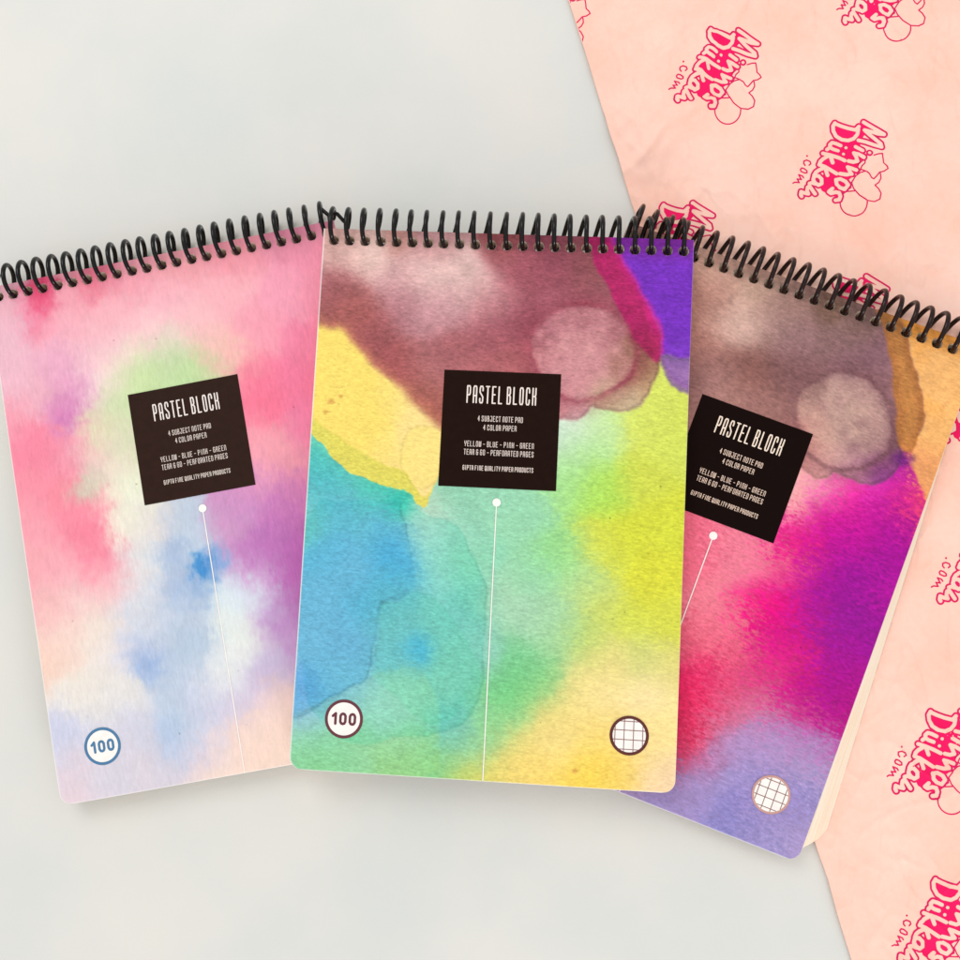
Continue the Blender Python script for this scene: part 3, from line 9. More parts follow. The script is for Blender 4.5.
col = scene.collection
H = DATA['des']['H']; W = 148.0
DSPOT = DATA['dspot']

# ------------------------------------------------------------------ helpers
def lin(c):
    c = np.asarray(c, dtype=float) / 255.0
    return np.where(c <= 0.04045, c / 12.92, ((c + 0.055) / 1.055) ** 2.4)

def smooth(a, b, x):
    t = np.clip((x - a) / (b - a), 0, 1)
    return t * t * (3 - 2 * t)

def vnoise(x, y, seed):
    rs = np.random.RandomState(seed)
    tab = rs.rand(256, 256)
    xi = np.floor(x).astype(int); yi = np.floor(y).astype(int)
    fx = x - xi; fy = y - yi
    fx = fx * fx * (3 - 2 * fx); fy = fy * fy * (3 - 2 * fy)
    a = tab[xi & 255, yi & 255]; b = tab[(xi + 1) & 255, yi & 255]
    c = tab[xi & 255, (yi + 1) & 255]; d = tab[(xi + 1) & 255, (yi + 1) & 255]
    return (a * (1 - fx) + b * fx) * (1 - fy) + (c * (1 - fx) + d * fx) * fy

def fbm(x, y, seed, octv=4):
    s = 0; amp = 1; tot = 0
    for k in range(octv):
        ca, sa = math.cos(0.6 * k), math.sin(0.6 * k)
        s = s + amp * (vnoise((x * ca - y * sa) * 2 ** k + 17 * k, (x * sa + y * ca) * 2 ** k + 31 * k, seed + k) - 0.5)
        tot += amp; amp *= 0.55
    return s * 2 / tot

def fibre(x, y, seed, octv=3):
    # streaky noise, axes kept apart
    s = 0; amp = 1; tot = 0
    for k in range(octv):
        s = s + amp * (vnoise(x * 2 ** k + 11 * k, y * 2 ** k + 5 * k, seed + k) - 0.5)
        tot += amp; amp *= 0.7
    return s * 2 / tot

def mesh_object(name, verts, faces, mat, parent=None, shade=False, colors=None, loops=None):
    me = bpy.data.meshes.new(name)
    verts = np.asarray(verts, dtype=np.float32)
    if isinstance(faces, np.ndarray):
        n = len(faces); k = faces.shape[1]
        me.vertices.add(len(verts)); me.vertices.foreach_set('co', verts.ravel())
        me.loops.add(n * k); me.loops.foreach_set('vertex_index', faces.astype(np.int32).ravel())
        me.polygons.add(n); me.polygons.foreach_set('loop_start', np.arange(0, n * k, k, dtype=np.int32))
        me.update(calc_edges=True)
    else:
        me.from_pydata([tuple(v) for v in verts.tolist()], [], faces)
        me.update()
    if colors is not None:
        at = me.attributes.new('pigment', 'FLOAT_COLOR', 'POINT')
        at.data.foreach_set('color', np.c_[colors, np.ones(len(colors))].astype(np.float32).ravel())
    if shade:
        me.polygons.foreach_set('use_smooth', np.ones(len(me.polygons), dtype=bool))
    me.materials.append(mat)
    o = bpy.data.objects.new(name, me)
    col.objects.link(o)
    if parent: o.parent = parent
    return o

def tag(o, label, cat=None, group=None, kind=None):
    if label: o['label'] = label
    if cat: o['category'] = cat
    if group: o['group'] = group
    if kind: o['kind'] = kind
    return o

# ------------------------------------------------------------------ materials
def new_mat(name):
    m = bpy.data.materials.new(name); m.use_nodes = True
    nt = m.node_tree; b = nt.nodes['Principled BSDF']
    return m, nt, b

def noise_bump(nt, b, scale, strength, dist=0.002, detail=6, vec=None):
    n = nt.nodes.new('ShaderNodeTexNoise'); n.inputs['Scale'].default_value = scale; n.inputs['Detail'].default_value = detail
    bp = nt.nodes.new('ShaderNodeBump'); bp.inputs['Strength'].default_value = strength; bp.inputs['Distance'].default_value = dist
    nt.links.new(n.outputs['Fac'], bp.inputs['Height']); nt.links.new(bp.outputs['Normal'], b.inputs['Normal'])
    if vec is None:
        tc = nt.nodes.new('ShaderNodeTexCoord'); vec = tc.outputs['Object']
    nt.links.new(vec, n.inputs['Vector'])
    return n

def flat_mat(name, rgb, rough=0.5, bump=0.15, var=0.06, scale=25, spec=0.35):
    m, nt, b = new_mat(name)
    tc = nt.nodes.new('ShaderNodeTexCoord')
    n = nt.nodes.new('ShaderNodeTexNoise'); n.inputs['Scale'].default_value = scale; n.inputs['Detail'].default_value = 8
    nt.links.new(tc.outputs['Object'], n.inputs['Vector'])
    r = nt.nodes.new('ShaderNodeValToRGB')
    c = lin(rgb)
    r.color_ramp.elements[0].position = 0.3; r.color_ramp.elements[1].position = 0.7
    r.color_ramp.elements[0].color = (*(c * (1 - var)), 1); r.color_ramp.elements[1].color = (*np.minimum(c * (1 + var), 0.95), 1)
    nt.links.new(n.outputs['Fac'], r.inputs['Fac']); nt.links.new(r.outputs['Color'], b.inputs['Base Color'])
    b.inputs['Roughness'].default_value = rough
    b.inputs['Specular IOR Level'].default_value = spec
    if bump: noise_bump(nt, b, scale * 12, bump, 0.002, vec=tc.outputs['Object'])
    return m

def pigment_mat(name, fx, fy, amount):
    # printed card: pigment stored per vertex, plus node fibres in the paper
    m, nt, b = new_mat(name)
    at = nt.nodes.new('ShaderNodeAttribute'); at.attribute_name = 'pigment'
    tc = nt.nodes.new('ShaderNodeTexCoord')
    mp = nt.nodes.new('ShaderNodeMapping'); mp.inputs['Scale'].default_value = (fx, fy, 1)
    n = nt.nodes.new('ShaderNodeTexNoise'); n.inputs['Scale'].default_value = 1; n.inputs['Detail'].default_value = 5; n.inputs['Roughness'].default_value = 0.65
    nt.links.new(tc.outputs['Object'], mp.inputs['Vector']); nt.links.new(mp.outputs['Vector'], n.inputs['Vector'])
    mr = nt.nodes.new('ShaderNodeMapRange')
    mr.inputs['From Min'].default_value = 0.25; mr.inputs['From Max'].default_value = 0.75
    mr.inputs['To Min'].default_value = 1 - amount; mr.inputs['To Max'].default_value = 1 + amount
    nt.links.new(n.outputs['Fac'], mr.inputs['Value'])
    mx = nt.nodes.new('ShaderNodeVectorMath'); mx.operation = 'SCALE'
    nt.links.new(at.outputs['Color'], mx.inputs[0]); nt.links.new(mr.outputs['Result'], mx.inputs['Scale'])
    nt.links.new(mx.outputs['Vector'], b.inputs['Base Color'])
    b.inputs['Roughness'].default_value = 0.6; b.inputs['Specular IOR Level'].default_value = 0.12
    bp = nt.nodes.new('ShaderNodeBump'); bp.inputs['Strength'].default_value = 0.05; bp.inputs['Distance'].default_value = 0.002
    nt.links.new(n.outputs['Fac'], bp.inputs['Height']); nt.links.new(bp.outputs['Normal'], b.inputs['Normal'])
    return m

M_art = {'L': pigment_mat('pastel_card', 300, 110, 0.04), 'M': pigment_mat('wash_card', 120, 330, 0.07), 'R': pigment_mat('magenta_card', 120, 330, 0.08)}
M_label = {'L': flat_mat('label_ink_brown', (46, 27, 20), 0.7, 0.1, 0.1, 30, 0.1),
           'M': flat_mat('label_ink_dark', (31, 15, 9), 0.7, 0.1, 0.1, 30, 0.06),
           'R': flat_mat('label_ink_black', (20, 8, 6), 0.7, 0.1, 0.1, 30, 0.05)}
M_letter = {'L': flat_mat('letter_ink_cream', (236, 224, 216), 0.6, 0), 'M': flat_mat('letter_ink_pale', (238, 222, 212), 0.6, 0),
            'R': flat_mat('letter_ink_warm', (242, 220, 200), 0.6, 0)}
M_small = {'L': flat_mat('small_ink_cream', (215, 200, 190), 0.6, 0), 'M': flat_mat('small_ink_pale', (222, 204, 194), 0.6, 0),
           'R': flat_mat('small_ink_warm', (225, 196, 176), 0.6, 0)}
M_white = flat_mat('print_white', (250, 240, 233), 0.5, 0)
M_ring = {'L': flat_mat('ring_blue', (72, 120, 160), 0.5, 0), 'M': flat_mat('ring_maroon', (102, 46, 55), 0.5, 0), 'MG': flat_mat('ring_brown', (92, 34, 28), 0.5, 0), 'R': flat_mat('ring_dusty', (200, 150, 140), 0.5, 0)}
M_grid = flat_mat('grid_line_grey', (150, 110, 105), 0.6, 0)
M_tabletop = None

def page_mat():
    m, nt, b = new_mat('page_paper')
    tc = nt.nodes.new('ShaderNodeTexCoord')
    mp = nt.nodes.new('ShaderNodeMapping'); mp.inputs['Scale'].default_value = (3, 3, 900)
    n = nt.nodes.new('ShaderNodeTexNoise'); n.inputs['Scale'].default_value = 1; n.inputs['Detail'].default_value = 3
    nt.links.new(tc.outputs['Object'], mp.inputs['Vector']); nt.links.new(mp.outputs['Vector'], n.inputs['Vector'])
    r = nt.nodes.new('ShaderNodeValToRGB')
    r.color_ramp.elements[0].color = (*lin((252, 220, 190)), 1); r.color_ramp.elements[1].color = (*lin((253, 235, 213)), 1)
    r.color_ramp.elements[0].position = 0.35; r.color_ramp.elements[1].position = 0.6
    nt.links.new(n.outputs['Fac'], r.inputs['Fac']); nt.links.new(r.outputs['Color'], b.inputs['Base Color'])
    b.inputs['Roughness'].default_value = 0.8
    return m
M_page = page_mat()
M_back = flat_mat('back_card', (225, 215, 205), 0.7)

def coil_mat(name, rgb):
    m, nt, b = new_mat(name)
    b.inputs['Base Color'].default_value = (*lin(rgb), 1)
    b.inputs['Roughness'].default_value = 0.13; b.inputs['Specular IOR Level'].default_value = 0.26
    noise_bump(nt, b, 60, 0.03, 0.002)
    return m
M_coil = {'L': coil_mat('coil_black', (10, 9, 10)), 'M': coil_mat('coil_charcoal', (16, 11, 10)), 'R': coil_mat('coil_brown_black', (30, 10, 7))}

# ------------------------------------------------------------------ geometry from distance fields
class Field:
    def __init__(s, x0, y0, x1, y1, cell):
        s.x0, s.y0, s.c = x0, y0, cell
        s.nx = int((x1 - x0) / cell) + 2; s.ny = int((y1 - y0) / cell) + 2
        s.X = x0 + cell * np.arange(s.nx)[:, None] + np.zeros((1, s.ny)); s.Y = y0 + cell * np.arange(s.ny)[None, :] + np.zeros((s.nx, 1))
    def empty(s): return np.full((s.nx, s.ny), 9.0)
    def strokes(s, polys, r, F=None):
        F = s.empty() if F is None else F
        for p in polys:
            segs = list(zip(p[:-1], p[1:])) if len(p) > 1 else [(p[0], p[0])]
            for a, b in segs:
                m = r + 1.2
                i0 = max(0, int((min(a[0], b[0]) - m - s.x0) / s.c)); i1 = min(s.nx, int((max(a[0], b[0]) + m - s.x0) / s.c) + 2)
                j0 = max(0, int((min(a[1], b[1]) - m - s.y0) / s.c)); j1 = min(s.ny, int((max(a[1], b[1]) + m - s.y0) / s.c) + 2)
                if i1 <= i0 or j1 <= j0: continue
                X = s.X[i0:i1, j0:j1]; Y = s.Y[i0:i1, j0:j1]
                dx, dy = b[0] - a[0], b[1] - a[1]; L = dx * dx + dy * dy
                t = np.clip(((X - a[0]) * dx + (Y - a[1]) * dy) / L, 0, 1) if L > 1e-12 else 0
                D = np.hypot(X - a[0] - t * dx, Y - a[1] - t * dy) - r
                F[i0:i1, j0:j1] = np.minimum(F[i0:i1, j0:j1], D)
        return F
    def mesh(s, F):
        inside = F < 0
        verts = []; faces = []; vid = {}
        def corner(i, j):
            k = (i, j)
            if k not in vid:
                vid[k] = len(verts); verts.append((s.x0 + i * s.c, s.y0 + j * s.c))
            return vid[k]
        def cross(i0, j0, i1, j1):
            if (i1, j1) < (i0, j0): i0, j0, i1, j1 = i1, j1, i0, j0
            k = (i0, j0, i1, j1)
            if k not in vid:
                a, b = F[i0, j0], F[i1, j1]; t = min(0.98, max(0.02, a / (a - b)))
                vid[k] = len(verts); verts.append((s.x0 + (i0 + t * (i1 - i0)) * s.c, s.y0 + (j0 + t * (j1 - j0)) * s.c))
            return vid[k]
        cnt = inside[:-1, :-1].astype(int) + inside[1:, :-1] + inside[1:, 1:] + inside[:-1, 1:]
        for i, j in zip(*np.nonzero(cnt)):
            i = int(i); j = int(j)
            cs = [(i, j), (i + 1, j), (i + 1, j + 1), (i, j + 1)]
            if cnt[i, j] == 4: faces.append([corner(*c) for c in cs]); continue
            f = []
            for q in range(4):
                a, b = cs[q], cs[(q + 1) % 4]
                if inside[a]: f.append(corner(*a))
                if inside[a] != inside[b]: f.append(cross(*a, *b))
            if len(f) >= 3: faces.append(f)
        return np.array(verts), faces

def poly_sdf(X, Y, poly):
    D = np.full(X.shape, 1e9); ins = np.zeros(X.shape, bool)
    n = len(poly)
    for k in range(n):
        ax, ay = poly[k]; bx, by = poly[(k + 1) % n]
        dx, dy = bx - ax, by - ay; L = dx * dx + dy * dy + 1e-12
        t = np.clip(((X - ax) * dx + (Y - ay) * dy) / L, 0, 1)
        D = np.minimum(D, (X - ax - t * dx) ** 2 + (Y - ay - t * dy) ** 2)
        c = (ay > Y) != (by > Y)
        with np.errstate(divide='ignore', invalid='ignore'):
            xi = ax + (Y - ay) * dx / (dy if dy != 0 else 1e-12)
        ins ^= c & (X < xi)
    D = np.sqrt(D)
    return np.where(ins, -D, D)

# ------------------------------------------------------------------ unicase condensed lettering, glyphs on a unit box
G = {
 'P': [[(0,0),(0,1),(.8,1),(1,.88),(1,.58),(.8,.46),(0,.46)]],
 'A': [[(0,0),(0,.9),(.2,1),(.8,1),(1,.9),(1,0)],[(0,.42),(1,.42)]],
 'S': [[(1,.74),(1,.9),(.8,1),(.2,1),(0,.88),(0,.64),(1,.36),(1,.12),(.8,0),(.2,0),(0,.1),(0,.26)]],
 'T': [[(-.05,1),(1.05,1)],[(.5,1),(.5,0)]],
 'E': [[(1,1),(0,1),(0,0),(1,0)],[(0,.52),(.8,.52)]],
 'L': [[(0,1),(0,0),(1,0)]],
 'B': [[(0,0),(0,1),(.75,1),(.95,.88),(.95,.64),(.7,.53),(0,.53)],[(.7,.53),(1,.42),(1,.12),(.8,0),(0,0)]],
 'O': [[(0,.12),(0,.88),(.2,1),(.8,1),(1,.88),(1,.12),(.8,0),(.2,0),(0,.12)]],
 'C': [[(1,.72),(1,.88),(.8,1),(.2,1),(0,.88),(0,.12),(.2,0),(.8,0),(1,.12),(1,.28)]],
 'K': [[(0,0),(0,1)],[(1,1),(1,.62),(.84,.52),(0,.5)],[(.84,.52),(1,.42),(1,0)]],
 'N': [[(0,0),(0,.9),(.2,1),(.8,1),(1,.88),(1,0)]],
 'R': [[(0,0),(0,1),(.8,1),(1,.88),(1,.62),(.8,.5),(0,.5)],[(.8,.5),(1,.36),(1,0)]],
 'D': [[(0,0),(0,1),(.75,1),(1,.85),(1,.15),(.75,0),(0,0)]],
 'U': [[(0,1),(0,.12),(.2,0),(.8,0),(1,.12),(1,1)]],
 'J': [[(.1,1),(1,1),(1,.12),(.8,0),(.2,0),(0,.12),(0,.3)]],
 'G': [[(1,.75),(1,.88),(.8,1),(.2,1),(0,.88),(0,.12),(.2,0),(.8,0),(1,.12),(1,.5),(.55,.5)]],
 'W': [[(-.1,1),(-.1,.1),(0,0),(1,0),(1.1,.1),(1.1,1)],[(.5,.9),(.5,0)]],
 'Y': [[(0,1),(0,.62),(.2,.5),(.8,.5),(1,.62),(1,1)],[(.5,.5),(.5,0)]],
 'I': [[(.5,1),(.5,0)]],
 'F': [[(0,0),(0,1),(1,1)],[(0,.52),(.8,.52)]],
 'Q': [[(0,.12),(0,.88),(.2,1),(.8,1),(1,.88),(1,.12),(.8,0),(.2,0),(0,.12)],[(.55,.25),(1.05,-.08)]],
 '4': [[(.75,0),(.75,1),(0,.35),(1.05,.35)]],
 '&': [[(.9,.8),(.9,.9),(.7,1),(.2,1),(0,.88),(0,.12),(.2,0),(.75,0),(.95,.12),(.95,.52)],[(0,.52),(1.1,.52)]],
 '-': [[(.1,.48),(.9,.48)]],
 '1': [[(.1,.74),(.62,1),(.62,0)]],
 '0': [[(0,.22),(0,.78),(.2,.95),(.5,1),(.8,.95),(1,.78),(1,.22),(.8,.05),(.5,0),(.2,.05),(0,.22)]],
}
def text_strokes(txt, cx, cy, width, h, r, gap=0.36):
    adv = {}
    xs = []; x = 0
    for ch in txt:
        xs.append(x)
        x += (0.75 if ch == ' ' else (0.55 if ch == 'I' else 1.0)) + (0 if ch == ' ' else gap)
    tot = x - gap
    sc = (width - 2 * r) / tot
    out = []
    for ch, gx in zip(txt, xs):
        if ch == ' ': continue
        off = -0.22 if ch == 'I' else 0
        for st in G[ch]:
            out.append([(cx - width / 2 + r + (gx + off + px) * sc, cy + (py - .5) * (h - 2 * r)) for px, py in st])
    return out

LINES = [('4 SUBJECT NOTE PAD', 4.2, 17.8, 2.25), ('4 COLOR PAPER', 0.7, 13.1, 2.25), ('YELLOW - BLUE - PINK - GREEN', -5.9, 27.3, 2.25),
         ('TEAR & GO - PERFORATED PAGES', -9.2, 27.4, 2.25), ('GIPTA FINE QUALITY PAPER PRODUCTS', -15.4, 27.7, 1.95)]
f = Field(-16, 9, 16, 19, 0.09)
TITLE = f.mesh(f.strokes(text_strokes('PASTEL BLOCK', 0, 13.7, 27.5, 7.1, 0.27, 1.2), 0.27))
f = Field(-16, -18, 16, 7, 0.07)
SMALL = []
for grp in (LINES[:2], LINES[2:4], LINES[4:]):
    F0 = f.empty()
    for t, cy, w, h in grp: f.strokes(text_strokes(t, 0, cy, w, h, 0.12, 0.95), 0.12, F0)
    SMALL.append(f.mesh(F0))
f = Field(-7.8, -7.8, 7.8, 7.8, 0.15)
RR = np.hypot(f.X, f.Y)
DISC = f.mesh(RR - 7.0)
RING = f.mesh(np.abs(RR - 6.85) - 0.56)
RINGTHIN = f.mesh(np.abs(RR - 7.0) - 0.42)
num = []
num += [[(-4.55 + x * 2.1 , (y - .5) * 3.9) for x, y in st] for st in G['1']]
num += [[(-1.35 + x * 1.95, (y - .5) * 3.9) for x, y in st] for st in G['0']]
num += [[(2.35 + x * 1.95, (y - .5) * 3.9) for x, y in st] for st in G['0']]
NUMBER = f.mesh(f.strokes(num, 0.5))
gl = [[(x, -7), (x, 7)] for x in (-5.4, -1.95, 1.6, 5.1)] + [[(-7, y), (7, y)] for y in (5.3, 1.95, -1.6, -5.2)]
GRIDL = f.mesh(np.maximum(f.strokes(gl, 0.17), RR - 6.5))

# ------------------------------------------------------------------ cover paintings
def chaikin(p, n):
    for _ in range(n):
        q = []
        for a, b in zip(p, p[1:] + p[:1]):
            q += [(.75 * a[0] + .25 * b[0], .75 * a[1] + .25 * b[1]), (.25 * a[0] + .75 * b[0], .25 * a[1] + .75 * b[1])]
        p = q
    return p

def rbf(X, Y, pts):
    # one relaxation step so that the blend still reaches each measured colour at its own spot
    p = np.array(pts, float)
    v = blend(p[:, 0], p[:, 1], pts)
    q = p.copy(); q[:, 2:5] = np.clip(p[:, 2:5] + 0.8 * (p[:, 2:5] - v), 0, 262)
    return blend(X, Y, q.tolist())

def blend(X, Y, pts):
    num_ = np.zeros(X.shape + (3,)); den = np.full(X.shape, 1e-12)
    for u, v, r, g, b, s in pts:
        s = s * 0.88
        boost = 1.0 if s > 6 else (7 / s) ** 0.8
        w = boost * np.exp(-((X - u) ** 2 + (Y - v) ** 2) / (2 * s * s)) + 1e-7 / (1 + ((X - u) ** 2 + (Y - v) ** 2) / 400) ** 2
        num_ += w[..., None] * np.array([r, g, b]); den += w
    return num_ / den[..., None]

def mixc(A, B, a): return A + (np.asarray(B, float) - A) * a[..., None]

def paint(key, X, Y):
    D = DATA[key]
    sd = {'L': 100, 'M': 200, 'R': 300}[key]
    w1x = fbm(X / 16, Y / 16, sd + 1); w1y = fbm(X / 16, Y / 16, sd + 9)
    w2x = fbm(X / 3.2, Y / 3.2, sd + 21); w2y = fbm(X / 3.2, Y / 3.2, sd + 29)
    if key == 'L':
        st = fibre(X / 0.8, Y / 3.0, sd + 41); a1, a2, a3 = 4.5, 3.2, 2.6
    else:
        st = fibre(X / 1.5, Y / 0.6, sd + 41); a1, a2, a3 = (2.8, 1.4, 2.2) if key == 'M' else (3.0, 1.5, 3.4)
    if key == 'R':
        low = smooth(-40, -80, Y)
        a3 = 2.0 + 8.5 * low; a2 = 1.2 + 1.5 * low
    Xw = X + a1 * w1x + a2 * w2x + a3 * st * 0.9; Yw = Y + a1 * w1y + a2 * w2y + a3 * st
    C = rbf(Xw, Yw, D['pts'])
    # polygon washes use a gentler wobble so their dried edges stay crisp
    Xp = X + 1.3 * fbm(X / 7, Y / 7, sd + 61) + 0.35 * w2x; Yp = Y + 1.3 * fbm(X / 7, Y / 7, sd + 67) + 0.35 * w2y + 0.15 * st
    P = lambda n: poly_sdf(Xp, Yp, chaikin(D[n], 2 if n in ('blob', 'bluA') else 1))
    fine = fibre(X / 1.3, Y / 0.42, sd + 81) if key != 'L' else fibre(X / 0.6, Y / 2.6, sd + 81)
    blot = fbm(X / 5, Y / 5, sd + 91, 5)
    if key == 'M':
        masks = {'bluD': smooth(-108, -112, Y) * smooth(-29, -33, X), 'bluC': smooth(-26, -22, X), 'bluB': smooth(-52, -56, X), 'bluA': smooth(-36, -40, X) * smooth(-172, -166, Y)}
        for n, mul, ed in (('bluD', (.90, .97, 1.0), .12), ('bluC', (.87, .985, .98), .10), ('bluB', (1.07, 1.02, .97), .07), ('bluA', (.94, 1.0, .97), .11)):
            s = P(n); a = smooth(0.7, -0.7, s)
            C = C * (1 + (np.array(mul) - 1) * a[..., None]); C = C * (1 - ed * masks[n] * np.exp(-((s + .5) / .55) ** 2) * np.clip(.7 + w1x, 0, 1))[..., None]
        s = P('yellow'); a = smooth(0.35, -0.35, s)
        rim = mixc(np.zeros(X.shape + (3,)) + (232, 214, 92), (205, 214, 110), smooth(-20, -60, X) * 0 + smooth(.0, .6, w1x) * .5)
        C = C + (rim - C) * (a * .95)[..., None]
        s2 = P('yinner'); a2_ = smooth(0.7, -0.7, s2)
        yel = mixc(np.zeros(X.shape + (3,)) + (252, 222, 112), (252, 222, 144), smooth(-55, -30, X + 10 * w1y))
        C = C + (yel - C) * (a2_ * .97)[..., None]
        s3 = P('ycirc'); C = mixc(C, (251, 225, 124), smooth(.5, -.5, s3) * .55); C = C * (1 - .06 * np.exp(-(s3 / .5) ** 2))[..., None]
    w = rbf(X + 2.5 * w1x + 1.2 * w2x + .8 * st, Y + 2.5 * w1y + 1.2 * w2y + .7 * st, D['wash']) if 'wash' in D else None
    if w is not None:
        w = w * (1 + .07 * blot)[..., None]
        s = P('brown'); wide = 0.8 if key == 'M' else 0.7
        soft = np.where(X < -22, 2.0, wide) if key == 'M' else wide
        a = smooth(1, -1, s / soft)
        if key == 'M': w = mixc(w, (205, 135, 100), np.exp(-((s + 1.2) / 2.2) ** 2) * .45 * (X < -22))
        C = C + (w - C) * (a * .985)[..., None]
        C = C * (1 - .16 * np.exp(-((s + .7) / .6) ** 2) * (X > -15))[..., None]
        # the big round bloom with its dark dried rim
        s = P('blob'); a = smooth(2.6, -2.2, s) if key == 'M' else smooth(4.5, -4.0, s)
        inn = (212, 148, 150) if key == 'M' else (205, 166, 150)
        C = mixc(C, inn, a * np.clip((.42 if key == 'M' else .40) + .45 * np.clip(-s / 16, 0, 1) + .35 * blot, 0, 1))
        rimc = (148, 62, 78) if key == 'M' else (112, 70, 76)
        C = mixc(C, rimc, np.clip(np.exp(-((s - .3) / 1.3) ** 2) * (.40 + .45 * w1y) + .25 * np.exp(-((s - 2.5) / 3.5) ** 2) * (s > -.5), 0, .8))
        s = P('band'); a = smooth(.9, -.9, s)
        if key == 'M':
            bc = mixc(np.zeros(X.shape + (3,)) + (176, 34, 96), (206, 28, 130), np.exp(-(P('purple') / 1.8) ** 2) * .9); bc = mixc(bc, (160, 34, 78), smooth(-34, -46, Y) * .6)
        else:
            bc = mixc(np.zeros(X.shape + (3,)) + (196, 130, 66), (170, 104, 54), smooth(-5, 0, s) * .7)
        bc = bc * (1 + .10 * blot)[..., None]
        C = C + (bc - C) * (a * .93)[..., None]
        s = P('purple'); a = smooth(.7, -.7, s)
        if key == 'M':
            pc = mixc(np.zeros(X.shape + (3,)) + (118, 48, 190), (150, 40, 150), smooth(-12, 0, Y) * .55); pc = mixc(pc, (222, 40, 160), np.exp(-((s + .2) / 1.2) ** 2) * .7)
        else:
            pc = mixc(np.zeros(X.shape + (3,)) + (251, 186, 112), (250, 176, 92), smooth(0, .5, w1x)); pc = mixc(pc, (238, 150, 60), smooth(-9, -2, Y) * .8)  # darker orange along the bound edge: coil shadow painted into the colour
            pc = mixc(pc, (230, 150, 96), smooth(-38, -52, Y) * .7)
        C = C + (pc * (1 + .05 * blot)[..., None] - C) * (a * .96)[..., None]
        if key == 'R':
            s = P('lav') + 2.2 * st + 1.5 * fine; a = smooth(3.6, -3.2, s)
            C = mixc(C, mixc(np.zeros(X.shape + (3,)) + (172, 146, 198), (118, 122, 194), smooth(-188, -202, Y + 6 * w1x) * smooth(28, -5, X + 8 * w1y) * .6), a * (.5 + .2 * w1x))
            d = np.hypot(X - DSPOT[0], (Y - DSPOT[1]) * 1.3) + 2 * w2x
            C = mixc(C, (104, 34, 116), smooth(6.0, 1.0, d) * .75)
        if key == 'M':
            s = P('vlow'); a = smooth(.8, -.8, s)
            vc = mixc(np.zeros(X.shape + (3,)) + (150, 108, 165), (165, 122, 172), smooth(-2, -7, s) ); vc = mixc(vc, (120, 96, 132), np.exp(-((s + .8) / 1.2) ** 2) * .6)
            C = C + (vc - C) * (a * .9)[..., None]
    # granulation: stronger in the dark pigment
    dark = 1 - C.mean(axis=-1) / 255
    g = {'L': .022 + .07 * dark, 'M': .028 + .24 * dark, 'R': .035 + .22 * dark}[key]
    C = C * (1 + g * (fine * 1.1 + st * .7) + .022 * blot)[..., None]
    # stray specks of dry pigment
    rs = np.random.RandomState(sd + 5)
    for _ in range(9):
        sx, sy, sr = rs.uniform(-70, 70), rs.uniform(-H + 6, -12), rs.uniform(.12, .3)
        C = C * (1 - rs.uniform(.15, .45) * smooth(sr + .25, sr - .1, np.hypot(X - sx, Y - sy)))[..., None]
    if key == 'M':
        for sx, sy, sr in DATA['M']['smudge']:
            d = np.hypot(X - sx, (Y - sy) * 1.3) + .7 * w2x + .5 * fine
            C = mixc(C, (190, 120, 60), smooth(sr, sr * .2, d) * .5)
    return np.clip(C, 3, 254)

# ------------------------------------------------------------------ notebook parts
HOLE_X = [(-69.6 + 6.35 * k) for k in range(23)]
HOLE_Y = -4.7; HOLE_R = 1.95

def sheet(xs, ys, thick, rad_corner, droop=0.0, edge_drop=0.0, r_hole=HOLE_R, ztop=0.0):
    """card outline with rounded lower corners and punched holes; returns verts, quads, flags"""
    nx, ny = len(xs), len(ys)
    hh = -ys[-1]
    X = np.zeros((nx, ny)); Y = np.zeros((nx, ny))
    for j, y in enumerate(ys):
        d = rad_corner - (hh + y)            # how far into the rounded part
        ins = 0.0 if d <= 0 else rad_corner - math.sqrt(max(0, rad_corner ** 2 - d ** 2))
        half = W / 2
        X[:, j] = xs / half * (half - ins) if ins > 0 else xs
        Y[:, j] = y
    # snap vertices to the hole rims
    inside = np.zeros((nx, ny), bool)
    cell = min(np.diff(xs).min(), np.abs(np.diff(ys)).min())
    for hx in HOLE_X:
        d = np.hypot(X - hx, Y - HOLE_Y)
        inside |= d < r_hole - 0.5 * cell
        near = (d >= r_hole - 0.5 * cell) & (d < r_hole + 0.5 * cell)
        X[near] = hx + (X[near] - hx) / d[near] * r_hole
        Y[near] = HOLE_Y + (Y[near] - HOLE_Y) / d[near] * r_hole
    Z = np.full((nx, ny), ztop)
    idx = np.arange(nx * ny).reshape(nx, ny)
    keep = ~(inside[:-1, :-1] | inside[1:, :-1] | inside[1:, 1:] | inside[:-1, 1:])
    q = np.stack([idx[:-1, :-1], idx[:-1, 1:], idx[1:, 1:], idx[1:, :-1]], -1)   # facing up (ys descend)
    quads = q[keep]
    # border: edges used once
    V = np.stack([X.ravel(), Y.ravel(), Z.ravel()], 1)
    e = np.concatenate([quads[:, [0, 1]], quads[:, [1, 2]], quads[:, [2, 3]], quads[:, [3, 0]]])
    N = nx * ny
    key1 = e[:, 0].astype(np.int64) * N + e[:, 1]; key2 = e[:, 1].astype(np.int64) * N + e[:, 0]
    be = e[~np.isin(key1, key2)]
    used = np.unique(be)
    low = np.full(N, -1); low[used] = N + np.arange(len(used))
    LV = V[used].copy(); LV[:, 2] -= thick
    side = np.stack([be[:, 1], be[:, 0], low[be[:, 0]], low[be[:, 1]]], 1)
    return V, LV, quads, side, (X, Y, idx)

def compact(V, Fc):
    u, inv = np.unique(Fc, return_inverse=True)
    return V[u], inv.reshape(Fc.shape), u

